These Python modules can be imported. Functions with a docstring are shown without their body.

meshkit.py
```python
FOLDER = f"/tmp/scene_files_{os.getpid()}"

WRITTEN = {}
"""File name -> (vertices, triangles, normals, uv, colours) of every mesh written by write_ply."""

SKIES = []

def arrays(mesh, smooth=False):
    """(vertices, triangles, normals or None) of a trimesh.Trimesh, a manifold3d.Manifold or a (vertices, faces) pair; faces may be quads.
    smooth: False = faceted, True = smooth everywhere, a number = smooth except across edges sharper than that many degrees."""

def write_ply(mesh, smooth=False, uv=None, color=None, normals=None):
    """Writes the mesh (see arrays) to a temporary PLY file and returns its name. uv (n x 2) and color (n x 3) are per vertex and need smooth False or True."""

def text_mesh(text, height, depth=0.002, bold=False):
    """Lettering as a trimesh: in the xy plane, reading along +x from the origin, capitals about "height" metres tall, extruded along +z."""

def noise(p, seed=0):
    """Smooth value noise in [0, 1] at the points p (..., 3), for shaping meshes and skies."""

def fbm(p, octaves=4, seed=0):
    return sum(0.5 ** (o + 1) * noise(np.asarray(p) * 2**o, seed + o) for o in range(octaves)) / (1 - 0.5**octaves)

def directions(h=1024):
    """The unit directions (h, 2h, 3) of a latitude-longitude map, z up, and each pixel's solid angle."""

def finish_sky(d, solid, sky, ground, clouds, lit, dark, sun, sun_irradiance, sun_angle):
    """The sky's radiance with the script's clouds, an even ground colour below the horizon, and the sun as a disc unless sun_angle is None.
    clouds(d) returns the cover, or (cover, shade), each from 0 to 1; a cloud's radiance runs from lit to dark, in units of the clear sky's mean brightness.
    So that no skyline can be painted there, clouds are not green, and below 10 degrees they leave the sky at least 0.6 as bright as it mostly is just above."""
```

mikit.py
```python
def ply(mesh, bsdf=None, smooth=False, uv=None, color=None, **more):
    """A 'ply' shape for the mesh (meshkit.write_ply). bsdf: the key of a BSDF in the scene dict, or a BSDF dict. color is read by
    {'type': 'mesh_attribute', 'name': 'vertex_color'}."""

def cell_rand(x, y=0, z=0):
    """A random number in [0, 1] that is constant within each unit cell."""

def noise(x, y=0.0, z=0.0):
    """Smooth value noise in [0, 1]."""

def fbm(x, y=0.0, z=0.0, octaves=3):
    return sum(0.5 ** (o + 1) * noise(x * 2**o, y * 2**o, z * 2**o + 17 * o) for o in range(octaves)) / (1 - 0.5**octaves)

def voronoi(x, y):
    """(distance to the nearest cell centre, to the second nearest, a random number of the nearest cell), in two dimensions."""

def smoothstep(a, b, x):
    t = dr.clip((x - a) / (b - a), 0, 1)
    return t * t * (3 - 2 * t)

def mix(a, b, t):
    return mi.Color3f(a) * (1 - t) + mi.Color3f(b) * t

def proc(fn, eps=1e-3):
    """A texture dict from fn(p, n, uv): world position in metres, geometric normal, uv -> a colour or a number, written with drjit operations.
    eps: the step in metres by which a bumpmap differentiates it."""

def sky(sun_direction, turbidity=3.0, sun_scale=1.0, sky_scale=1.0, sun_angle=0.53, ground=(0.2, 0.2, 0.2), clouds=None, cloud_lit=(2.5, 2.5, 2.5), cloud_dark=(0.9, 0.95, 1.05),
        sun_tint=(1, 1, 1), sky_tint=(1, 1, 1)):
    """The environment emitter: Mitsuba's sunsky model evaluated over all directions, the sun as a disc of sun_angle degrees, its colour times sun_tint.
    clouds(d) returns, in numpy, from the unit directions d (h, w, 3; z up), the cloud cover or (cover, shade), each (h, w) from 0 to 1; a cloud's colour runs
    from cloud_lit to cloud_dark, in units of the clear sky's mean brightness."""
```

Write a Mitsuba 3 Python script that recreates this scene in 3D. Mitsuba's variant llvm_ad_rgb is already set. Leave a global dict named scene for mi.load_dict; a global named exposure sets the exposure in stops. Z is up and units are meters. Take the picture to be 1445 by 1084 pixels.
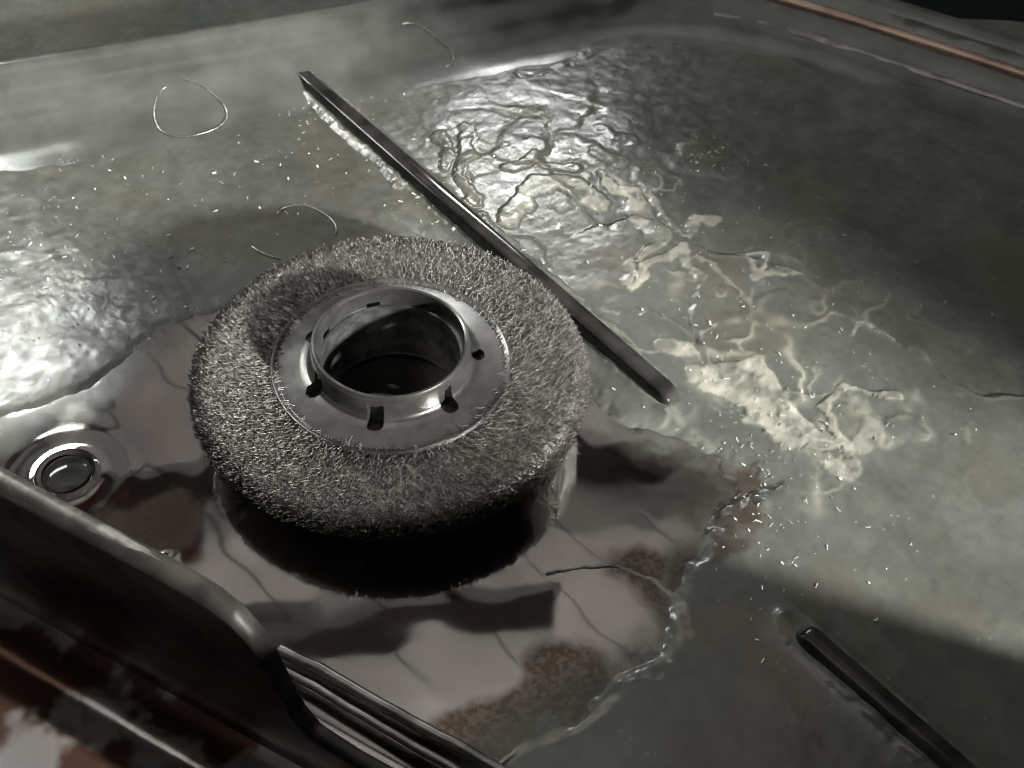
import math
import numpy as np, trimesh, mitsuba as mi, mikit, meshkit
import drjit as dr
import manifold3d as m3
from scipy.ndimage import distance_transform_edt, gaussian_filter
import shapely
T = mi.ScalarTransform4f
rng = np.random.default_rng(7)

# ---------------------------------------------------------------- camera, lamps, exposure
exposure = 0.2
PITCH, ROLL = math.radians(47.944), 0.057
EYE = np.array([0.0457, -0.2814, 0.328])
fwd = np.array([0, math.cos(PITCH), -math.sin(PITCH)])
up0 = np.array([0, math.sin(PITCH), math.cos(PITCH)])
up = math.cos(ROLL) * up0 - math.sin(ROLL) * np.array([1.0, 0, 0])
scene, labels = {'type': 'scene'}, {}
scene['camera'] = {'type': 'thinlens', 'fov': 50.0, 'fov_axis': 'x', 'near_clip': 0.01, 'far_clip': 20.0,
                   'aperture_radius': 0.0009, 'focus_distance': 0.40,
                   'to_world': T().look_at(origin=EYE.tolist(), target=(EYE + fwd).tolist(), up=up.tolist())}

TORCH = np.array([1.11, -0.72, 0.45]); TORCH_AIM = np.array([0.022, -0.004, 0.0]); TORCH_L = 3700.0
PANEL_L, ADDED_UPLIGHT_L, STRIP_L = 24.0, 420.0, 52.0


def rgb(*c):
    return {'type': 'rgb', 'value': list(c)}


def tag(key, label=None, cat=None, group=None, kind=None):
    d = {k: v for k, v in (('label', label), ('category', cat), ('group', group), ('kind', kind)) if v}
    labels[key] = d


# ---------------------------------------------------------------- materials
def grain(scale, amp):
    return lambda p, n, uv: amp * mikit.fbm(p.x * scale, p.y * scale, p.z * scale, octaves=3)


def tint(dark, light, scale, lo=0.35, hi=0.65):
    return mikit.proc(lambda p, n, uv: mikit.mix(dark, light, mikit.smoothstep(lo, hi, mikit.fbm(p.x * scale, p.y * scale, p.z * scale, octaves=4))))


def bumped(b, scale, amp, eps=1e-4):
    return {'type': 'bumpmap', 'arbitrary': mikit.proc(grain(scale, amp), eps=eps), 'scale': 1.0, 'bsdf': b}


def two(b):
    return {'type': 'twosided', 'bsdf': b}


scene['mat_black_steel'] = two({'type': 'principled', 'base_color': tint((.016, .016, .016), (.04, .037, .035), 90), 'roughness': 0.07, 'specular': 0.3, 'metallic': 0.0})
scene['mat_wall_steel'] = two({'type': 'principled', 'base_color': tint((.20, .19, .18), (.34, .33, .32), 120), 'roughness': 0.33, 'metallic': 0.8})
scene['mat_near_wall'] = two({'type': 'principled', 'base_color': tint((.030, .028, .026), (.060, .055, .050), 70), 'roughness': 0.45, 'specular': 0.25})  # shade on the outer wall face is put into this dark base colour
scene['mat_lit_rim'] = two({'type': 'principled', 'base_color': tint((.20, .185, .175), (.50, .48, .46), 140), 'roughness': 0.38, 'metallic': 0.8})  # light caught along the top edge, put in as a paler steel
scene['mat_rusty_flange'] = two({'type': 'principled', 'base_color': tint((.17, .095, .068), (.62, .60, .60), 48, .46, .58), 'roughness': mikit.proc(lambda p, n, uv: 0.10 + 0.25 * mikit.fbm(p.x * 60, p.y * 60, 3.0)), 'metallic': 0.75})
scene['mat_grimy_wall'] = two({'type': 'principled', 'base_color': tint((.054, .058, .052), (.098, .104, .094), 55, .2, .8), 'roughness': mikit.proc(lambda p, n, uv: 0.10 + 0.16 * mikit.fbm(p.x * 120, p.y * 120, p.z * 120)), 'specular': 0.6, 'clearcoat': 1.0, 'clearcoat_gloss': 0.97})
scene['mat_warm_glint'] = two({'type': 'principled', 'base_color': tint((.30, .21, .17), (.58, .43, .35), 45), 'roughness': 0.36, 'metallic': 0.85})  # coppery reflection on the ledge, carried by the base colour
scene['mat_floor_steel'] = two({'type': 'principled', 'base_color': tint((.1, .1, .1), (.2, .2, .19), 60), 'roughness': 0.4, 'metallic': 0.5})


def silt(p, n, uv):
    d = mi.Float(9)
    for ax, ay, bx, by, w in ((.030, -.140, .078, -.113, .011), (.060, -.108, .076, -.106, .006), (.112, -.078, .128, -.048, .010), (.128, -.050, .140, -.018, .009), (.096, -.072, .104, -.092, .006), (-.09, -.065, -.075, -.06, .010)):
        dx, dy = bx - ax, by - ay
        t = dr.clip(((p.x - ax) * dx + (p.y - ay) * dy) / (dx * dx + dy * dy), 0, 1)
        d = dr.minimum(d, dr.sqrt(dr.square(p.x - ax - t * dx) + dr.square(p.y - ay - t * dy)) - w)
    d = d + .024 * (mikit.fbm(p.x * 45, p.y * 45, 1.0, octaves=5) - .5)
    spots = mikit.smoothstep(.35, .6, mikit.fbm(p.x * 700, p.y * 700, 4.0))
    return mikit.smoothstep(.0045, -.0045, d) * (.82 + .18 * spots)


CLEAR = [(-0.26, -0.055), (-0.1481, -0.0208), (-0.1194, 0.0007), (-0.1069, 0.0271), (-0.0908, 0.0451), (-0.0253, 0.0681), (0.0764, 0.0176), (0.0960, -0.0020), (0.1090, -.0080), (0.1262, -0.0130), (0.1457, -0.0275), (0.1191, -0.0609), (0.1112, -0.0844), (0.1064, -0.1034), (0.0781, -0.1189), (0.0559, -0.1356), (0.0357, -0.1587), (-0.0285, -0.22), (-0.30, -0.18)]


def murk(p):
    # emulsion drifting from the sludge into the clear oil: 1 = milky, 0 = clear
    d, inside = mi.Float(9), mi.Bool(False)
    for (ax, ay), (bx, by) in zip(CLEAR, CLEAR[1:] + CLEAR[:1]):
        dx, dy = bx - ax, by - ay
        t = dr.clip(((p.x - ax) * dx + (p.y - ay) * dy) / (dx * dx + dy * dy), 0, 1)
        d = dr.minimum(d, dr.sqrt(dr.square(p.x - ax - t * dx) + dr.square(p.y - ay - t * dy)))
        inside = inside ^ (((ay > p.y) != (by > p.y)) & (p.x < dx * (p.y - ay) / (dy if dy else 1e-9) + ax))
    d = dr.select(inside, -d, d) + .020 * (mikit.fbm(p.x * 48, p.y * 48, 6.0, octaves=4) - .5)
    return mikit.smoothstep(-.019, -.001, d) * (.75 + .5 * (mikit.fbm(p.x * 320, p.y * 320, 2.0, octaves=3) - .5))


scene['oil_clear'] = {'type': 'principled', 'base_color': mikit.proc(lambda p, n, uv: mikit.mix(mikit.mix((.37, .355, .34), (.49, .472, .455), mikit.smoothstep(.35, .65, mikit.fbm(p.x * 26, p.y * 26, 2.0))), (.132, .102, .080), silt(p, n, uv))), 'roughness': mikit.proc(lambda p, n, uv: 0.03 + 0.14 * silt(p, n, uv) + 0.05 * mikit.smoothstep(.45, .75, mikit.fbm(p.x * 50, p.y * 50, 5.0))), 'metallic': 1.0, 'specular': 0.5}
scene['oil_murky'] = {'type': 'principled', 'base_color': tint((.060, .060, .052), (.105, .108, .094), 75), 'roughness': 0.2, 'specular': 0.5}
scene['mat_oil'] = two({'type': 'blendbsdf', 'weight': mikit.proc(lambda p, n, uv: dr.clip(murk(p), 0, 1)), 'a': {'type': 'ref', 'id': 'oil_clear'}, 'b': {'type': 'ref', 'id': 'oil_murky'}})
scene['mat_sludge'] = two({'type': 'bumpmap', 'arbitrary': mikit.proc(lambda p, n, uv: 0.5e-4 * mikit.fbm(p.x * 520, p.y * 520, 1.0, octaves=3) * mikit.smoothstep(.3, .6, mikit.fbm(p.x * 40, p.y * 40, 7.0)), eps=1.5e-4), 'scale': 1.0,
    'bsdf': {'type': 'principled', 'base_color': {'type': 'mesh_attribute', 'name': 'vertex_color'}, 'roughness': mikit.proc(lambda p, n, uv: 0.08 + 0.28 * mikit.fbm(p.x * 220, p.y * 220, 2.0)), 'specular': 0.5, 'clearcoat': 0.8, 'clearcoat_gloss': 0.9}})
scene['mat_wire'] = two({'type': 'principled', 'base_color': {'type': 'mesh_attribute', 'name': 'vertex_color'}, 'roughness': 0.27, 'metallic': 0.75})
scene['mat_core'] = two({'type': 'principled', 'base_color': rgb(.36, .345, .33), 'metallic': 0.8, 'roughness': 0.5})
scene['mat_plate'] = two({'type': 'principled', 'base_color': tint((.135, .132, .128), (.185, .181, .176), 140), 'roughness': mikit.proc(lambda p, n, uv: 0.20 + 0.16 * mikit.fbm(p.x * 260, p.y * 260, p.z * 260)), 'metallic': 0.85})
scene['mat_loose_wire'] = two({'type': 'principled', 'base_color': tint((.22, .21, .19), (.62, .60, .55), 260), 'roughness': 0.3, 'metallic': 0.7})
scene['mat_bore'] = two({'type': 'principled', 'base_color': tint((.10, .10, .098), (.20, .20, .19), 200), 'roughness': 0.36, 'metallic': 0.8})
scene['mat_loose'] = two({'type': 'principled', 'base_color': rgb(.80, .79, .74), 'roughness': 0.3, 'metallic': 0.35})
scene['mat_plank'] = two({'type': 'diffuse', 'reflectance': tint((.39, .37, .355), (.50, .475, .455), 9)})
scene['mat_batten'] = two({'type': 'diffuse', 'reflectance': rgb(.035, .028, .025)})
scene['mat_brown_board'] = two({'type': 'diffuse', 'reflectance': tint((.045, .02, .018), (.075, .04, .035), 20)})
scene['mat_bench'] = two({'type': 'diffuse', 'reflectance': rgb(.010, .0125, .0125)})
scene['mat_housing'] = two({'type': 'diffuse', 'reflectance': rgb(.02, .02, .02)})


# ---------------------------------------------------------------- mesh helpers
def grid_faces(a, b, close=False):
    i, j = np.meshgrid(np.arange(a - 1), np.arange(b if close else b - 1), indexing='ij')
    k = (j + 1) % b
    return np.stack([i * b + j, (i + 1) * b + j, (i + 1) * b + k, i * b + k], -1).reshape(-1, 4)


def revolve(profile, n=160):
    """closed profile [(r, z)] anticlockwise -> manifold"""
    return m3.Manifold.revolve(m3.CrossSection([np.asarray(profile, float)]), n)


def tube(path, radius, n=8):
    path = np.asarray(path, float)
    r = np.broadcast_to(np.asarray(radius, float), (len(path),))
    t = np.gradient(path, axis=0); t /= np.linalg.norm(t, axis=1, keepdims=True)
    s = np.cross(t, [0, 0, 1.0]); s /= np.maximum(np.linalg.norm(s, axis=1, keepdims=True), 1e-9)
    u = np.cross(s, t)
    a = np.arange(n) / n * 2 * np.pi
    v = path[:, None] + r[:, None, None] * (np.cos(a)[None, :, None] * s[:, None] + np.sin(a)[None, :, None] * u[:, None])
    f = grid_faces(len(path), n, True)
    v = v.reshape(-1, 3)
    caps = [[len(v), (k + 1) % n, k, k] for k in range(n)] + [[len(v) + 1, (len(path) - 1) * n + k, (len(path) - 1) * n + (k + 1) % n, (len(path) - 1) * n + (k + 1) % n] for k in range(n)]
    f = np.vstack([f, caps])
    v = np.vstack([v, path[:1], path[-1:]])
    f3 = np.vstack([f[:, [0, 1, 2]], f[:, [0, 2, 3]]])
    f3 = f3[(f3[:, 0] != f3[:, 1]) & (f3[:, 1] != f3[:, 2]) & (f3[:, 0] != f3[:, 2])]
    return trimesh.Trimesh(v, f3, process=False)


def spline(pts, n):
    from scipy.interpolate import CubicSpline
    pts = np.asarray(pts, float)
    s = np.r_[0, np.cumsum(np.linalg.norm(np.diff(pts, axis=0), axis=1))]
    return CubicSpline(s, pts)(np.linspace(0, s[-1], n))


def box(lo, hi, bevel=0.0):
    m = trimesh.creation.box(extents=np.subtract(hi, lo)); m.apply_translation(np.add(lo, hi) / 2)
    return m


def add(key, mesh, mat, smooth=False, **kw):
    scene[key] = mikit.ply(mesh, mat, smooth=smooth, **kw)


# ---------------------------------------------------------------- bench (dark ground round the tray)
add('bench_top', box((-2.5, -2.0, -0.30), (2.5, 3.0, -0.20)), 'mat_bench')
tag('bench_top', 'dark bench top under the metal tray', kind='structure')

# ---------------------------------------------------------------- tray
tag('metal_tray', 'wet grimy metal tray with raised ribs, holding the wire brush in oily water', 'tray')
fl = shapely.Polygon([(-.40, .02), (-.21, .135), (-.005, .24), (.12, .27), (.30, .19), (.6, .0), (.6, -.42), (.2307, -.2511), (-.356, .0281)])
add('metal_tray__floor', trimesh.creation.extrude_polygon(fl, 0.004).apply_translation([0, 0, -0.010]), 'mat_floor_steel')

# far wall: one pressed profile swept round the back, the corner and the right side
path = spline([(-.46, .052), (-.335, .102), (-.21, .154), (-.10, .202), (-.01, .246), (.06, .281), (.115, .302), (.165, .299), (.225, .272), (.31, .224), (.42, .15), (.60, .03)], 260)
t = np.gradient(path, axis=0); t /= np.linalg.norm(t, axis=1, keepdims=True)
outw = np.stack([-t[:, 1], t[:, 0]], 1)
prof = np.array([(-.055, -.004), (-.04, -.0015), (-.028, .0003), (-.016, .0016), (-.006, .0042), (.001, .0080), (.0055, .0118), (.0095, .0148), (.0130, .0160), (.0160, .0178), (.0185, .0212),
                 (.0210, .0248), (.0240, .0268), (.0275, .0272), (.0305, .0262), (.0325, .0235), (.0332, .0180), (.0335, -.005), (.0338, -.200)])
pd = spline(prof, 64)
s_ = np.r_[0, np.cumsum(np.linalg.norm(np.diff(path, axis=0), axis=1))]
V = np.zeros((len(path), len(pd), 3))
V[:, :, :2] = path[:, None] + outw[:, None] * pd[None, :, :1]
V[:, :, 2] = pd[None, :, 1]
wob = meshkit.fbm(V * 38, 3, seed=5) - .5
fade = np.clip((pd[:, 1] + .001) / .008, 0, 1) * np.clip((.03 - pd[:, 1]) / .008, 0, 1)
V[:, :, 2] += wob * .0022 * fade[None]
V[:, :, :2] -= outw[:, None] * (wob * .002 * fade[None])[:, :, None]
add('metal_tray__wall', (V.reshape(-1, 3), grid_faces(len(path), len(pd))), 'mat_grimy_wall', smooth=True)
tag('metal_tray__wall', 'grimy back wall of the tray, curving round the corner into the right side')


def along(i0, i1, d, z):
    p = path[i0:i1] + outw[i0:i1] * d
    return np.c_[p, np.full(len(p), z)]


I = [int(np.argmin(np.linalg.norm(path - q, axis=1))) for q in [(.150, .303), (.60, .03)]]
add('metal_tray__bead', tube(along(I[0], I[1], .0140, .0145), .0040, 10), 'mat_warm_glint', smooth=40)
tag('metal_tray__bead', 'bead along the right wall, its copper reflection put in as colour')
add('metal_tray__bead_001', tube(along(I[0], I[1], .0015, .0036), .0043, 10), 'mat_wall_steel', smooth=40)


# ribs: half-round raised ribs with rounded ends
def rib(a, b, w, h, z0=-.003, n=90, point=False):
    a, b = np.array(a, float), np.array(b, float)
    L = np.linalg.norm(b - a); d = (b - a) / L; nrm = np.array([-d[1], d[0]])
    s = np.linspace(0, 1, n); s = (1 - np.cos(np.pi * s)) / 2
    rows = []
    for q in s:
        x = q * L
        k = math.sqrt(max(0, 1 - (1 - min(1, (L - x) / (w * .55))) ** 2))
        if point:
            k = min(k, .10 + .90 * min(1, x / (w * 2.2)))
        else:
            k = min(k, math.sqrt(max(0, 1 - (1 - min(1, x / (w * .55))) ** 2)))
        row = []
        for tt, zz in zip((-1, -.97, -.90, -.66, -.60, -.50, -.25, 0, .25, .50, .60, .66, .90, .97, 1), (0, .12, .26, .82, .92, .98, 1.0, 1.0, 1.0, .98, .92, .82, .26, .12, 0)):
            row.append([*(a + d * x + nrm * tt * w / 2 * (0.12 + .88 * k)), z0 + (.013 * max(0, 1 - x / .045) ** 2 if point else 0) + (h - z0) * zz * (0.05 + .95 * (k if not point or x > L / 2 else .55 + .45 * k))])
        rows.append(row)
    R = np.array(rows)
    return (R.reshape(-1, 3), grid_faces(len(s), 15))


def fix_up(vf):
    m = trimesh.Trimesh(vf[0], np.vstack([vf[1][:, [0, 1, 2]], vf[1][:, [0, 2, 3]]]), process=False)
    if m.face_normals[:, 2].mean() < 0:
        m.invert()
    return m


RIB_A, RIB_B = (-.0930, .2433), (.1110, .0060)
add('metal_tray__rib', fix_up(rib(RIB_A, RIB_B, .0132, .0074, point=True)), 'mat_black_steel', smooth=True)
tag('metal_tray__rib', 'long black raised rib running past the wire brush')
add('metal_tray__rib_001', fix_up(rib((.1455, -.0905), (.262, -.214), .0115, .0065)), 'mat_black_steel', smooth=True)
tag('metal_tray__rib_001', 'black raised rib in the lower right corner of the photo')

# near left wall: tall, then curving down to a low lip
K = 1.06
wa, wb = np.array([-.12204, -.09412]), np.array([-.0105, -.14716])
wa, wb = EYE[:2] + K * (wa - EYE[:2]), EYE[:2] + K * (wb - EYE[:2])
wd = (wb - wa) / np.linalg.norm(wb - wa); wn = np.array([-wd[1], wd[0]])
if wn[1] < 0: wn = -wn
ss = np.r_[np.linspace(-.25, .09, 30), np.linspace(.092, .140, 60), np.linspace(.142, .40, 30)]
rows = []
for s in ss:
    hgt = np.interp(s, [-.3, .095, .108, .116, .1215, .125, .1275, .131, .136, .15, .5], [.0665, .0660, .0648, .0610, .054, .043, .030, .017, .0095, .0075, .0065])
    w = .0075 if s < .1 else np.interp(s, [.1, .125, .15], [.0075, .0065, .0055])
    q = wa + wd * s
    c = [(0, -.0215), (0, hgt - w * .5)] + [(w / 2 - w / 2 * math.cos(x), hgt - w / 2 + w / 2 * math.sin(x)) for x in np.linspace(.2, math.pi - .2, 9)] + [(w, hgt - w * .5), (w, -.008)]
    rows.append([[*(q + wn * u), z] for u, z in c])
R = np.array(rows)
rimp = []
for s in np.linspace(-.25, .1120, 90):
    hgt = np.interp(s, [-.3, .095, .108, .116, .1215], [.0665, .0660, .0648, .0610, .054])
    rimp.append([*(wa + wd * s + wn * .0040), hgt - .0026])
add('metal_tray__rim', tube(rimp, np.r_[np.full(60, .0042), np.linspace(.0042, .0022, 30)], 12), 'mat_lit_rim', smooth=50)
tag('metal_tray__rim', 'worn top edge of the near wall, its caught light coloured in as pale steel')
add('metal_tray__wall_001', fix_up((R.reshape(-1, 3), grid_faces(len(ss), R.shape[1]))), 'mat_near_wall', smooth=50)
tag('metal_tray__wall_001', 'near wall of the tray, its shade coloured in as black, that curves down to a low lip')
for k, (p0, p1, r) in enumerate([((-.024, -.1105, .0048), (.135, -.190, .0048), .0021), ((-.0215, -.1175, .0045), (.135, -.198, .0045), .0015)]):
    p = np.linspace(p0, p1, 90); p += (meshkit.fbm(p * 45, 3, seed=9 + k)[:, None] - .5) * .0022
    add('metal_tray__lip' + ('_%03d' % k if k else ''), tube(p, r, 10), 'mat_wall_steel', smooth=40)
# flange outside the near wall
fr = [wa - wd * .25 - wn * .16, wa + wd * .4 - wn * .16, wa + wd * .4 + wn * .001, wa - wd * .25 + wn * .001]
gx, gy = np.meshgrid(np.linspace(-.25, .4, 130), np.linspace(-.36, .001, 90), indexing='ij')
P = wa + gx[..., None] * wd + gy[..., None] * wn
hz = (meshkit.fbm(np.dstack([P * 26, P[..., :1] * 0]), 3, seed=3) - .5) * .003 + .006 * np.exp(-((gy + .016) / .006) ** 2) - .021 + .10 * gy
add('metal_tray__flange', fix_up((np.dstack([P, hz]).reshape(-1, 3), grid_faces(130, 90))), 'mat_rusty_flange', smooth=True)
tag('metal_tray__flange', 'rust stained flange outside the near wall')


# added unseen blocker: heights shaped to shade the lower right and brush front
rows = []
for q in np.linspace(-.45, 3.6, 60):
    p = np.array([.302, -.151]) + np.array([-.042, -.059]) * q; hgt = np.interp(q, [-.45, 0, .30, .50, .8, 1.17, 1.6, 2.0, 3.6], [.022, .041, .072, .110, .122, .128, .130, .150, .22]); d = np.array([-.815, .58])
    rows.append([[*(p - d * .003), -.02], [*(p - d * .003), hgt - .003], [*(p - d * .002), hgt - .0006], [*p, hgt], [*(p + d * .002), hgt - .0006], [*(p + d * .003), hgt - .003], [*(p + d * .003), -.02]])
R = np.array(rows)
add('metal_tray__added_blocker_002', fix_up((R.reshape(-1, 3), grid_faces(60, 7))), 'mat_near_wall', smooth=50)


# round bolt head standing out of the oil by the near wall
bp = [(0, -.004), (.0118, -.004), (.0118, .0012), (.0113, .0022), (.0103, .0026), (.0094, .0021), (.0090, .0010)] + [(.0088 * math.cos(a), .0008 + .0030 * math.sin(a)) for a in np.linspace(.12, math.pi / 2, 8)]
bp[-1] = (0, bp[-1][1])
b = revolve(bp, 72).translate([-.1150, -.0435, 0])
add('metal_tray__bolt_head', b, 'mat_black_steel', smooth=35)
tag('metal_tray__bolt_head', 'round dark bolt head standing in the oil near the left edge')

# ---------------------------------------------------------------- oil

def seg_dist(X, Y, pts, closed=False):
    d = np.full(X.shape, 9.0)
    pts = list(pts) + ([pts[0]] if closed else [])
    for (ax, ay), (bx, by) in zip(pts[:-1], pts[1:]):
        dx, dy = bx - ax, by - ay
        t = np.clip(((X - ax) * dx + (Y - ay) * dy) / (dx * dx + dy * dy + 1e-12), 0, 1)
        d = np.minimum(d, np.hypot(X - ax - t * dx, Y - ay - t * dy))
    return d


def sdf(X, Y, poly):
    d = seg_dist(X, Y, poly, True)
    return np.where(shapely.contains_xy(shapely.Polygon(poly), X, Y), -d, d)


def field(x0, x1, y0, y1, step):
    nx, ny = int((x1 - x0) / step) + 1, int((y1 - y0) / step) + 1
    return np.meshgrid(np.linspace(x0, x1, nx), np.linspace(y0, y1, ny), indexing='ij')


def nz(X, Y, f, o=3, seed=0):
    return meshkit.fbm(np.stack([X * f, Y * f, np.full_like(X, .37)], -1), o, seed=seed)


def sm(a, b, x):
    t = np.clip((x - a) / (b - a), 0, 1)
    return t * t * (3 - 2 * t)


X, Y = field(-.30, .50, -.25, .30, .0012)
Z = (nz(X, Y, 16, 2, 3) - .5) * .0011 + (nz(X, Y, 45, 2, 4) - .5) * .00022
r = np.hypot(X, Y)
Z += .00045 * np.exp(-np.maximum(r - .071, 0) / .004)                                   # meniscus at the brush
d1 = seg_dist(X, Y, [RIB_A, RIB_B]); d2 = np.hypot(X + .115, Y + .0435)
Z += .0016 * np.exp(-np.maximum(d1 - .0068, 0) / .0028) + .00035 * np.exp(-np.maximum(d2 - .0118, 0) / .0022)
Z += .00012 * np.exp(-((d2 - .021) / .0030) ** 2) * (.3 + nz(X, Y, 60, 2, 9)) + .0002 * np.exp(-((d1 - .0155) / .0025) ** 2)
wl = (X - wa[0]) * wn[0] + (Y - wa[1]) * wn[1]
Z += .0015 * np.exp(-np.maximum(wl - .006, 0) / .003)
Z += .0009 * np.exp(-((np.hypot(X + .071, Y + .0767)) / .0022) ** 2)
inside = wl > .003
keep = inside[:-1, :-1] & inside[1:, 1:]
F = grid_faces(*X.shape)[keep.ravel()]
add('oil', fix_up((np.dstack([X, Y, Z]).reshape(-1, 3), F)), 'mat_oil', smooth=True)
tag('oil', 'dark mirror-like oily water standing in the tray', kind='structure')

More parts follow.
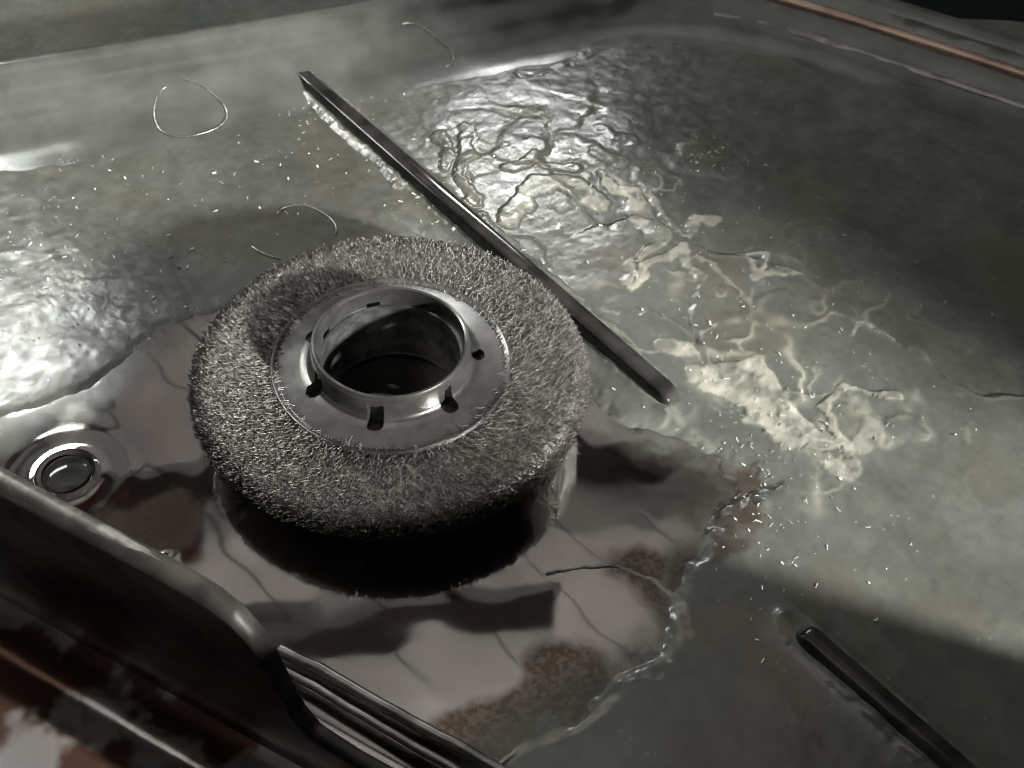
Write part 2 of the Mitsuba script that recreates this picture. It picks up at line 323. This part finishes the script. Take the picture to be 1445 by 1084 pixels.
# ---------------------------------------------------------------- sludge: grey-green film, crusts and rust flakes lying in and on the oil
X, Y = field(-.30, .47, -.235, .325, .0008)
wx = (nz(X, Y, 55, 5, 11) - .5) * .018; wy = (nz(X, Y, 55, 5, 12) - .5) * .018
XW, YW = X + wx, Y + wy
dc = sdf(XW, YW, CLEAR) + (nz(X, Y, 34, 4, 13) - .5) * .026 * sm(.0, .05, X)
ridges = [  # (polyline, half width, height, cream)
    ([(0.0856, 0.1508), (0.0973, 0.1408), (0.1047, 0.1127)], .0060, .0012, .9),
    ([(0.101, 0.1483), (0.1121, 0.1288), (0.1177, 0.1114)], .0022, .0010, .9),
    ([(0.0389, 0.1171), (0.0465, 0.1362), (0.0633, 0.1448), (0.082, 0.1341)], .0060, .0017, .6),
    ([(0.0389, 0.1549), (0.0525, 0.1647), (0.0666, 0.1574)], .0050, .0011, .2),
    ([(0.0955, 0.0782), (0.0988, 0.0855), (0.1077, 0.1055), (0.1096, 0.1132)], .0024, .0010, .7),
    ([(0.0955, 0.0782), (0.0975, 0.0825), (0.0988, 0.0855)], .0060, .0011, .9),
    ([(0.0988, 0.0855), (0.1134, 0.0914), (0.1189, 0.104), (0.1256, 0.0831), (0.1176, 0.0824)], .0026, .0011, .6),
    ([(0.121, 0.1116), (0.1285, 0.1251), (0.1351, 0.1231)], .0024, .0010, .6),
    ([(0.1266, 0.0974), (0.1357, 0.091), (0.1363, 0.0793), (0.1446, 0.0687)], .0014, .0009, .5),
    ([(0.1496, 0.0874), (0.146, 0.099), (0.1577, 0.1025), (0.1547, 0.0902), (0.1492, 0.0827), (0.1591, 0.0873), (0.172, 0.0884)], .0020, .0011, .6),
    ([(0.1077, 0.04), (0.1193, 0.0369), (0.1255, 0.0214), (0.1438, 0.0307), (0.1522, 0.0158), (0.1575, 0.0012), (0.1644, -0.009)], .0050, .0010, .9),
    ([(0.1282, 0.0197), (0.1421, 0.015), (0.1495, 0.0043), (.156, -.004)], .0095, .0010, .9),
    ([(0.1972, 0.0192), (0.1804, 0.0218), (0.1713, 0.0097), (0.1705, -0.005), (0.1772, -0.0151), (0.1805, -0.02)], .0018, .0012, .7),
    ([(0.1612, -0.0127), (0.1709, -0.0207), (0.1787, -0.0225)], .0032, .0011, .8),
    ([(0.184, 0.018), (0.186, 0.004), (.183, -.008)], .0045, .0008, .35),
    ([(0.188, 0.0506), (0.1941, 0.0596), (0.2041, 0.0561), (0.2075, 0.0501)], .0012, .0010, .6),
    ([(0.0158, 0.1881), (0.0161, 0.1584), (0.0218, 0.126)], .0042, .0016, .15),
    ([(0.002, 0.1806), (0.008, 0.152)], .0050, .0014, .1),
    ([(0.043, 0.2364), (0.0657, 0.2527), (0.0774, 0.2611)], .0040, .0010, .1),
    ([(0.042, 0.2546), (0.0616, 0.2674), (0.0815, 0.2712)], .0050, .0012, .1),
    ([(0.0844, 0.1917), (0.0986, 0.1839)], .0045, .0009, .1),
    ([(0.0788, 0.1731), (0.0945, 0.1629)], .0052, .0009, .15),
    ([(-.085, .2225), (-.072, .2075), (-.052, .184), (-.035, .165), (-.012, .137)], .0022, .0024, .8),
    ([(.026, .117), (.055, .083), (.09, .042), (.112, .016)], .0016, .0012, .25),
]
EDGE = [(0.0988, 0.125), (0.135, 0.100), (0.172, 0.0884), (0.1829, 0.0764), (0.2027, 0.0569), (0.2164, 0.0425), (0.2355, 0.0229), (0.2543, 0.0228), (0.2985, 0.0211), (.40, .02)]
H = .0007 + (nz(X, Y, 30, 4, 21) - .5) * .0011 + (nz(X, Y, 200, 3, 22) - .5) * .00022
# thin overlapping plates: noise cut into terraces with crisp rims
zone = .68 * np.exp(-(((XW - .075) / .085) ** 2 + ((YW - .135) / .10) ** 2) ** 2) + .9 * np.exp(-(((XW - .16) / .07) ** 2 + ((YW - .02) / .06) ** 2) ** 2)
zone = np.clip(zone, 0, 1)
rim = np.zeros_like(X)
for k, (f, lev, amp) in enumerate([(22, .50, .0006), (30, .55, .0006), (46, .54, .0003)]):
    q = nz(XW, YW, f, 3, 30 + k)
    rim = np.maximum(rim, np.exp(-((q - lev - .045) / .012) ** 2) * zone)
    H += zone * amp * sm(lev, lev + .06, q)
plate = sdf(XW, YW, EDGE + [(.40, -.3), (.05, -.3), (.05, .09)])
H += .0011 * sm(.0012, -.0008, plate) * sm(.06, .10, XW) + .0005 * np.exp(-((plate + .001) / .0012) ** 2) * sm(.12, .15, XW) * (nz(X, Y, 120, 2, 8) > .42)
cream = np.zeros_like(X)
rough_edge = (-.35 + 2.6 * nz(X, Y, 80, 5, 40)).clip(.12, 2)
for pts, w, h, c in ridges:
    x0, y0 = np.min(pts, 0) - .03; x1, y1 = np.max(pts, 0) + .03
    i0, i1 = np.searchsorted(X[:, 0], [x0, x1]); j0, j1 = np.searchsorted(Y[0], [y0, y1])
    sl = np.s_[max(i0, 0):i1, max(j0, 0):j1]
    d = seg_dist(XW[sl], YW[sl], pts)
    e = sm(w * 1.10, w * .80, d / rough_edge[sl] / 1.0)
    H[sl] += .32 * h * e * (.75 + .5 * nz(X[sl], Y[sl], 180, 3, 41))
    cream[sl] = np.maximum(cream[sl], c * e)
    H[sl] += .0011 * e * (nz(X[sl], Y[sl], 130, 4, 45) - .5)
# dips in the film: pools of bare oil
for pts, w in [([(-0.1978, 0.1383), (-0.1774, 0.1487), (-0.1436, 0.1636)], .007)]:
    H -= .0022 * sm(w * 1.7, w * .4, seg_dist(XW, YW, pts) * (.7 + .6 * nz(X, Y, 70, 3, 43)))
# open, clear oil
H = np.where(dc < 0, H * np.clip(1 + dc / .012, 0, 1) + np.maximum(dc, -.012) * .30, H)
H -= .0007 * np.exp(-np.abs(dc) / .0022)
# the film thins to nothing against the ribs
drib = np.minimum(seg_dist(X, Y, [RIB_A, RIB_B]), seg_dist(X, Y, [(.1455, -.0905), (.262, -.214)]))
H += .0014 * np.exp(-np.maximum(drib - .0066, 0) / .0022) * (dc > 0) * (.3 + 1.4 * nz(X, Y, 150, 3, 44))
# flakes of rust floating in the clear part
rust = np.zeros_like(X)
RUST = [
        [(0.1172, -0.0519), (0.1343, -0.0349), (0.1483, -0.0498), (0.135, -0.0538), (0.1214, -0.0637)],
        [(0.1226, -0.0156), (0.1387, -0.0178), (0.1465, -0.0437), (0.1363, -0.0412)]]
mott = nz(X, Y, 90, 4, 50)
for poly in RUST:
    d = sdf(XW, YW, poly) + (mott - .5) * .020
    e = sm(.0016, -.0022, d)
    H = np.maximum(H, np.where(e > 0, -.0009 + .0011 * e + (nz(X, Y, 160, 3, 51) - .5) * .0005, -9))
    rust = np.maximum(rust, e)
# thin lines of scum left in the oil
for pts in ([(0.0624, -0.075), (0.076, -0.0712), (0.086, -0.0685), (0.0983, -0.0726), (0.1065, -0.082), (0.1081, -0.0941), (0.1018, -0.1024), (0.0851, -0.1123)],
            [(0.085, -0.1185), (0.0691, -0.1302), (0.056, -0.1379), (.040, -.149)],
            [(0.1005, -0.0735), (0.1085, -0.084), (0.1100, -0.0951)]):
    d = seg_dist(X + wx * .35, Y + wy * .35, pts)
    cream = np.maximum(cream, .55 * sm(.0022, .0008, d))
    H = np.maximum(H, -.0008 + .0013 * sm(.0016, .0002, d) * (.55 + .8 * nz(X, Y, 240, 2, 52)))
# matter colours
n1, n2, n3 = nz(X, Y, 14, 4, 60), nz(X, Y, 75, 4, 61), nz(X, Y, 330, 3, 62)
base = np.array([.062, .067, .061]) + (np.array([.122, .128, .117]) - [.062, .067, .061]) * np.clip((n1 * .6 + n2 * .4 - .32) / .36, 0, 1)[..., None]
base *= (.76 + .48 * n3)[..., None] * np.array([1.0, 1.0, .97])
spk = (nz(X, Y, 800, 1, 63) > .86) & (n2 > .5)
base = np.where(spk[..., None], base * 1.7 + .04, base)
rim *= sm(.42, .62, nz(X, Y, 60, 3, 66)) * sm(.05, .09, XW)
cm = (np.maximum(cream * (.25 + .75 * sm(.38, .56, nz(X, Y, 130, 4, 65))), .7 * rim) * (.75 + .5 * n2) * (.8 + .4 * n3)).clip(0, 1)[..., None]
base = base * (1 - cm) + np.array([.38, .37, .315]) * (.8 + .4 * n3)[..., None] * cm
br = (rust * sm(.36, .58, n2)).clip(0, 1)[..., None]
base = base * (1 - br) + np.array([.050, .041, .034]) * (.6 + .8 * n3)[..., None] * br
brown = sm(.50, .66, nz(X, Y, 22, 4, 64)) * .35
base = base * (1 - brown[..., None]) + np.array([.10, .085, .062]) * brown[..., None]
inside = ((X - wa[0]) * wn[0] + (Y - wa[1]) * wn[1]) > .006
keep = (H > -.0028) & inside & (np.hypot(X, Y) > .060)
kc = keep[:-1, :-1] & keep[1:, :-1] & keep[:-1, 1:] & keep[1:, 1:]
F = grid_faces(*X.shape)[kc.ravel()]
used = np.unique(F); remap = np.full(X.size, -1); remap[used] = np.arange(len(used))
VS = np.dstack([X, Y, H]).reshape(-1, 3)[used]
sl_mesh = fix_up((VS, remap[F]))
add('sludge', sl_mesh, 'mat_sludge', smooth=True, color=base.reshape(-1, 3)[used].clip(0, 1))
tag('sludge', 'wet grey-green sludge with cream crusts and rust flakes over the tray floor', kind='stuff')

# ---------------------------------------------------------------- metal filings caught in the sludge
from scipy.interpolate import RegularGridInterpolator
Hf = RegularGridInterpolator((X[:, 0], Y[0]), np.maximum(H, 0), bounds_error=False, fill_value=0)
cen = np.vstack([rng.normal((-.17, .06), (.06, .035), (330, 2)), rng.normal((-.05, .15), (.07, .035), (110, 2)), rng.normal((.06, .16), (.06, .05), (120, 2)), rng.normal((.145, -.02), (.018, .030), (200, 2)),
                 rng.normal((.15, .06), (.05, .05), (90, 2)), rng.normal((-.185, .146), (.012, .006), (60, 2)), rng.normal((.135, .175), (.012, .010), (70, 2)), rng.normal((-.07, .205), (.02, .012), (60, 2))])
ok = (np.hypot(*cen.T) > .078) & (cen[:, 0] > -.29) & (cen[:, 0] < .45) & (sdf(cen[:, 0], cen[:, 1], CLEAR) > -.004)
cen = cen[ok]; n = len(cen)
ln, wdh = .0002 + .0010 * rng.uniform(0, 1, n) ** 2, .00010 + .00028 * rng.uniform(0, 1, n) ** 2
az, tl = rng.uniform(0, 2 * np.pi, n), rng.normal(0, .55, n)
ax = np.stack([np.cos(az) * np.cos(tl), np.sin(az) * np.cos(tl), np.sin(tl)], 1)
sd = np.cross(ax, rng.normal(size=(n, 3)) + [0, 0, 2.0]); sd /= np.linalg.norm(sd, axis=1, keepdims=True)
nn = np.cross(ax, sd)
c3 = np.c_[cen, Hf(cen) + .0003]
cub = np.array([(a, b, c) for a in (-1, 1) for b in (-1, 1) for c in (-1, 1)], float)
VF = c3[:, None] + cub[None, :, :1] * (ax * ln[:, None])[:, None] + cub[None, :, 1:2] * (sd * wdh[:, None])[:, None] + cub[None, :, 2:] * (nn * .00008)[:, None]
CF = np.array([[0, 1, 3], [0, 3, 2], [4, 6, 7], [4, 7, 5], [0, 4, 5], [0, 5, 1], [2, 3, 7], [2, 7, 6], [0, 2, 6], [0, 6, 4], [1, 5, 7], [1, 7, 3]])
add('metal_filings', (VF.reshape(-1, 3), (CF[None] + 8 * np.arange(n)[:, None, None]).reshape(-1, 3)), 'mat_loose')
tag('metal_filings', 'tiny glinting metal filings scattered over the wet sludge', kind='stuff')

# ---------------------------------------------------------------- wire brush wheel
tag('wire_brush', 'round steel wire brush wheel lying flat in the oily tray', 'wire brush')
TOP = .0250
core = [(.034, .0025), (.0480, .0032), (.0560, .0075), (.0635, .0118), (.0700, .0165), (.0722, .0205), (.0708, .0230), (.0670, .0245), (.060, .0250), (.052, .0248), (.0455, .0240), (.034, .0237)]
add('wire_brush__core', revolve(core, 180), 'mat_core', smooth=40)
N = 42000
# outline of the bristle pack, from the plate over the rounded rim and down the undercut side; one tip per wire, spread over it
ol = spline([(.0432, .0256), (.0520, .0261), (.0610, .0262), (.0680, .0258), (.0725, .0240), (.0748, .0208), (.0738, .0170), (.0665, .0118), (.0585, .0075), (.0510, .0040)], 400)
ot = np.gradient(ol, axis=0); ot /= np.linalg.norm(ot, axis=1, keepdims=True)
on = np.stack([-ot[:, 1], ot[:, 0]], 1)
if on[100, 1] < 0: on = -on
wgt = ol[:, 0] * np.interp(np.linspace(0, 1, 400), [0, .45, .7, 1], [1.15, 1.35, 1.2, .25]); cum = np.cumsum(wgt) / wgt.sum()
pick = np.searchsorted(cum, rng.uniform(0, 1, N)).clip(0, 399)
th = rng.uniform(0, 2 * np.pi, N)
K7, NS = 5, 3
q = np.linspace(0, 1, K7)
outl = np.interp(ol[pick, 0], [.044, .060, .070, .0755], [.75, .8, .9, 1.0])       # how far the wire leans outward
side = (np.arange(400)[pick] > 285)
dr_ = outl + rng.normal(0, .10, N); dz_ = np.where(side, rng.normal(.15, .2, N), np.interp(ol[pick, 0], [.050, .064, .072], [.50, .85, 1.15]) + rng.normal(0, .14, N)); dt_ = rng.normal(0, .08, N) + .08 * np.sin(th * 5 + 1) * np.sin(th * 13)
ln_ = rng.uniform(.0035, .0075, N); nrm_ = np.sqrt(dr_ ** 2 + dz_ ** 2 + dt_ ** 2)
dr_, dz_, dt_ = dr_ / nrm_ * ln_, dz_ / nrm_ * ln_, dt_ / nrm_ * ln_
proud = rng.normal(.0001, .00030, N) + .0006 * (meshkit.fbm(np.stack([np.cos(th) * ol[pick, 0] * 180, np.sin(th) * ol[pick, 0] * 180, ol[pick, 1] * 180], -1), 2, seed=77) - .5) + np.where(rng.uniform(0, 1, N) < np.interp(ol[pick, 0], [.055, .066, .072], [.02, .10, .22]), rng.uniform(0, .0013, N), 0)
rt, zt = ol[pick, 0] + on[pick, 0] * proud, ol[pick, 1] + on[pick, 1] * proud
bend = rng.normal(0, .0005, N)
rr = rt[:, None] - dr_[:, None] * (1 - q); zz = zt[:, None] - dz_[:, None] * (1 - q) + bend[:, None] * np.sin(np.pi * q)
tt = th[:, None] - (dt_[:, None] * (1 - q) + bend[:, None] * np.sin(2 * np.pi * q)) / rr
Pw = np.stack([rr * np.cos(tt), rr * np.sin(tt), np.maximum(zz, .0006)], -1)
tg = np.gradient(Pw, axis=1); tg /= np.linalg.norm(tg, axis=2, keepdims=True)
s1 = np.cross(tg, np.array([0, 0, 1.0])); s1 /= np.maximum(np.linalg.norm(s1, axis=2, keepdims=True), 1e-9)
s2 = np.cross(s1, tg)
wr = rng.uniform(.00012, .00020, N)[:, None, None, None]
a4 = np.arange(NS) / NS * 2 * np.pi + np.pi / 2
VW = Pw[:, :, None] + wr * (np.cos(a4)[None, None, :, None] * s1[:, :, None] + np.sin(a4)[None, None, :, None] * s2[:, :, None])
f1 = grid_faces(K7, NS, True); o = (K7 - 1) * NS
f1 = np.vstack([f1[:, [0, 1, 2]], f1[:, [0, 2, 3]], [[o, o + 1, o + 2]]])
FW = (f1[None] + (np.arange(N) * K7 * NS)[:, None, None]).reshape(-1, 3)
add('wire_brush__bristles', (VW.reshape(-1, 3), FW), 'mat_wire', smooth=True, color=np.repeat(np.array([.70, .67, .63]) * rng.uniform(.25, 1.0, N)[:, None], K7 * NS, axis=0))
tag('wire_brush__bristles', 'dense ring of fine steel bristles', kind='stuff')
# pressed steel plate with collar and slots
HZ = TOP
plate_p = [(.0262, .0215), (.0450, .0215), (.0456, .0245), (.0455, .0256), (.0447, .0263), (.0438, .0261), (.0430, .0254), (.0420, .0252), (.0390, .0256), (.0345, .0260), (.0318, .0266), (.0306, .0276), (.0300, .0288), (.0294, .0350),
           (.0292, .0362), (.0288, .0369), (.0281, .0370), (.0274, .0366), (.0269, .0350), (.0266, .0290)]
m = revolve(plate_p, 200)
slots = []
for k in range(7):
    a = math.radians(-94 + 360 / 7 * k)
    pr_ = m3.CrossSection([np.array([(.0284, -.0029), (.0330, -.0032), (.0347, -.0020), (.0352, 0), (.0347, .0020), (.0330, .0032), (.0284, .0029)])])
    slots.append(m3.Manifold.extrude(pr_, .020).translate([0, 0, .0225]).rotate([0, 0, math.degrees(a)]))
    pr2 = m3.CrossSection([np.array([(.0262, -.0027), (.0325, -.0027), (.0325, .0027), (.0262, .0027)])])
    slots.append(m3.Manifold.extrude(pr2, .0085).translate([0, 0, .0225]).rotate([0, 0, math.degrees(a)]))
cut = slots[0]
for c in slots[1:]: cut = cut + c
lo, hi = m3.Manifold.cube([.2, .2, .0100], True), None
cut = cut ^ m3.Manifold.cube([.2, .2, .0110], True).translate([0, 0, .0278])
m = m - cut
add('wire_brush__plate', m, 'mat_plate', smooth=30)
tag('wire_brush__plate', 'pressed steel centre plate with a slotted raised collar')
bore = [(.0262, .0020), (.0340, .0020), (.0340, .0224), (.0272, .0224), (.0266, .0290), (.0258, .0290), (.0258, .0030)]
add('wire_brush__bore', revolve(bore, 160), 'mat_bore', smooth=35)
low = [(.0262, .0008), (.0470, .0008), (.0480, .0020), (.0470, .0028), (.0345, .0028), (.0262, .0019)]
add('wire_brush__plate_001', revolve(low, 160), 'mat_plate', smooth=35)

# ---------------------------------------------------------------- loose wires
WIRES = [('loose_wire', [(-0.1365, 0.1912), (-0.1399, 0.1855), (-0.1404, 0.1801), (-0.1378, 0.1718), (-0.1336, 0.1669), (-0.1245, 0.1649), (-0.1148, 0.1685), (-0.1069, 0.1761), (-0.1052, 0.1831), (-0.1098, 0.1913), (-0.1162, 0.1951), (-0.123, 0.1965), (-0.130, 0.1970)],
          'thin wire bent into a round loop on the sludge in the upper left'),
         ('loose_wire_001', [(-0.024, 0.2545), (-0.0158, 0.2560), (-0.0099, 0.2542), (-0.0041, 0.2522), (0.0018, 0.2499), (0.0042, 0.2444), (0.0008, 0.2385)], 'thin hooked wire lying against the back wall beyond the tip of the long rib'),
         ('loose_wire_002', [(-0.0659, 0.1129), (-0.0552, 0.1175), (-0.0463, 0.1131), (-0.0405, 0.1075), (-0.0379, 0.0987)], 'short curved wire in the sludge just behind the wire brush'),
         ('loose_wire_003', [(-0.0735, 0.0870), (-0.0666, 0.0822), (-0.0599, 0.08)], 'short straight wire end poking out behind the left of the wire brush')]
from scipy.spatial import cKDTree
nw = int(np.argmax(pd[:, 1]))
from scipy.interpolate import LinearNDInterpolator
WP = V[:, :nw].reshape(-1, 3); WP = WP[(WP[:, 0] > -.3) & (WP[:, 0] < .12)]
wallz = LinearNDInterpolator(WP[:, :2], WP[:, 2], fill_value=-1)
for key, pts, lab in WIRES:
    p = spline(pts, 60)
    zv = gaussian_filter(np.maximum(np.maximum(Hf(p), .0006), wallz(p)), 1.5) + .0006
    add(key, tube(np.c_[p, zv], .00025, 8), 'mat_loose_wire', smooth=40)
    tag(key, lab, 'wire', 'loose wires shed on the tray')

# ---------------------------------------------------------------- ceiling, lamps and added uplights (outside the frame; seen mirrored in the oil)
ca = math.radians(-46)
cd, cn = np.array([math.cos(ca), math.sin(ca)]), np.array([-math.sin(ca), math.cos(ca)])
CZ = .75
k = 0
ROOM = shapely.Polygon([(-1.0, -.15), (.05, -.15), (.42, .10), (.42, .98), (-1.0, .98)])
for i in range(-14, 18):
    w = .085
    c0 = i * w
    strip = shapely.Polygon([tuple(cn * (c0 + .0019) - cd * 3), tuple(cn * (c0 + .0019) + cd * 3), tuple(cn * (c0 + w - .0019) + cd * 3), tuple(cn * (c0 + w - .0019) - cd * 3)])
    g = strip.intersection(ROOM)
    if g.is_empty or g.area < 1e-4: continue
    mm = trimesh.creation.extrude_polygon(g, .018).apply_translation([0, 0, CZ + .004 * ((i * 7) % 3)])
    add('ceiling__plank' + ('_%03d' % k if k else ''), mm, 'mat_plank'); k += 1
tag('ceiling', 'pale planked underside above the tray, seen mirrored in the oil', kind='structure')


def batten(a, b, w, h):
    a, b = np.array(a, float), np.array(b, float)
    L = np.linalg.norm(b - a); m_ = trimesh.creation.box(extents=(L, w, h))
    m_.apply_transform(trimesh.transformations.rotation_matrix(math.atan2(*(b - a)[::-1]), [0, 0, 1])); m_.apply_translation([*((a + b) / 2), CZ - h / 2 - .001])
    return m_


add('ceiling__batten', batten((-.75, .41), (.41, .58), .028, .03), 'mat_batten')
add('ceiling__batten_001', batten((-.30, .255), (.10, .345), .016, .03), 'mat_batten')
add('ceiling__board', batten((-.50, .36), (-.32, .44), .10, .022), 'mat_brown_board')


def aim(o, t_):
    return T().look_at(origin=list(map(float, o)), target=list(map(float, t_)), up=[0, 0.01, 1])


hood = revolve([(.0735, 0), (.080, 0), (.080, .62), (.003, .62), (.003, .616), (.0735, .616)], 64)
add('work_lamp__hood', hood, 'mat_housing', smooth=35, to_world=aim(TORCH, TORCH_AIM) @ T().translate([0, 0, 0]) @ T().scale([1, 1.7, 1]) @ T().rotate([1, 0, 0], 180) @ T().translate([0, 0, -.600]))
scene['work_lamp__bulb'] = {'type': 'disk', 'to_world': aim(TORCH, TORCH_AIM) @ T().scale(.042), 'emitter': {'type': 'area', 'radiance': rgb(TORCH_L, TORCH_L * .985, TORCH_L * .93)}}
tag('work_lamp', 'hooded work lamp shining low across the tray from the right', 'lamp')
px_, py_ = np.array([-.848, -.530]), np.array([-.530, .848])
pc = np.array([-.43, .534]) + .25 * px_ + .08 * py_
add('panel_lamp__housing', batten(pc - .262 * px_, pc + .262 * px_, .185, .02).apply_translation([0, 0, .632 - CZ + .011]), 'mat_housing')
scene['panel_lamp__diffuser'] = {'type': 'rectangle', 'to_world': T([[px_[0], py_[0], 0, pc[0]], [px_[1], py_[1], 0, pc[1]], [0, 0, -1, .610], [0, 0, 0, 1]]) @ T().scale([.25, .08, 1]), 'emitter': {'type': 'area', 'radiance': rgb(PANEL_L * .97, PANEL_L, PANEL_L * .94)}}
tag('panel_lamp', 'pale lamp panel behind the tray at the left, mirrored in the wet film', 'lamp')
add('strip_lamp__housing', batten((-.06, .97), (.14, .97), .10, .02).apply_translation([0, 0, .632 - CZ + .011]), 'mat_housing')
scene['strip_lamp__diffuser'] = {'type': 'rectangle', 'to_world': T([[1, 0, 0, .04], [0, 1, 0, .97], [0, 0, -1, .610], [0, 0, 0, 1]]) @ T().scale([.09, .035, 1]), 'emitter': {'type': 'area', 'radiance': rgb(STRIP_L * .98, STRIP_L, STRIP_L * .96)}}
tag('strip_lamp', 'small strip lamp above the far end of the tray', 'lamp')
scene['added_uplight__diffuser'] = {'type': 'disk', 'to_world': aim((-.12, -.42, .10), (-.12, -.419, .75)) @ T().scale(.055), 'emitter': {'type': 'area', 'radiance': rgb(ADDED_UPLIGHT_L, ADDED_UPLIGHT_L * .985, ADDED_UPLIGHT_L * .955)}}  # added fill light, only there to brighten the mirrored planks
tag('added_uplight', 'added unseen fill light in front of the tray, brightening the planked underside', 'lamp')
scene['added_uplight_001__diffuser'] = {'type': 'disk', 'to_world': aim((.0, 1.10, .25), (.0, 1.101, .90)) @ T().scale(.055), 'emitter': {'type': 'area', 'radiance': rgb(ADDED_UPLIGHT_L * .42, ADDED_UPLIGHT_L * .40, ADDED_UPLIGHT_L * .40)}}  # added beyond the wall to lift the far planks in the oil
tag('added_uplight_001', 'second added fill light, unseen beyond the back wall, brightening the planked underside', 'lamp')
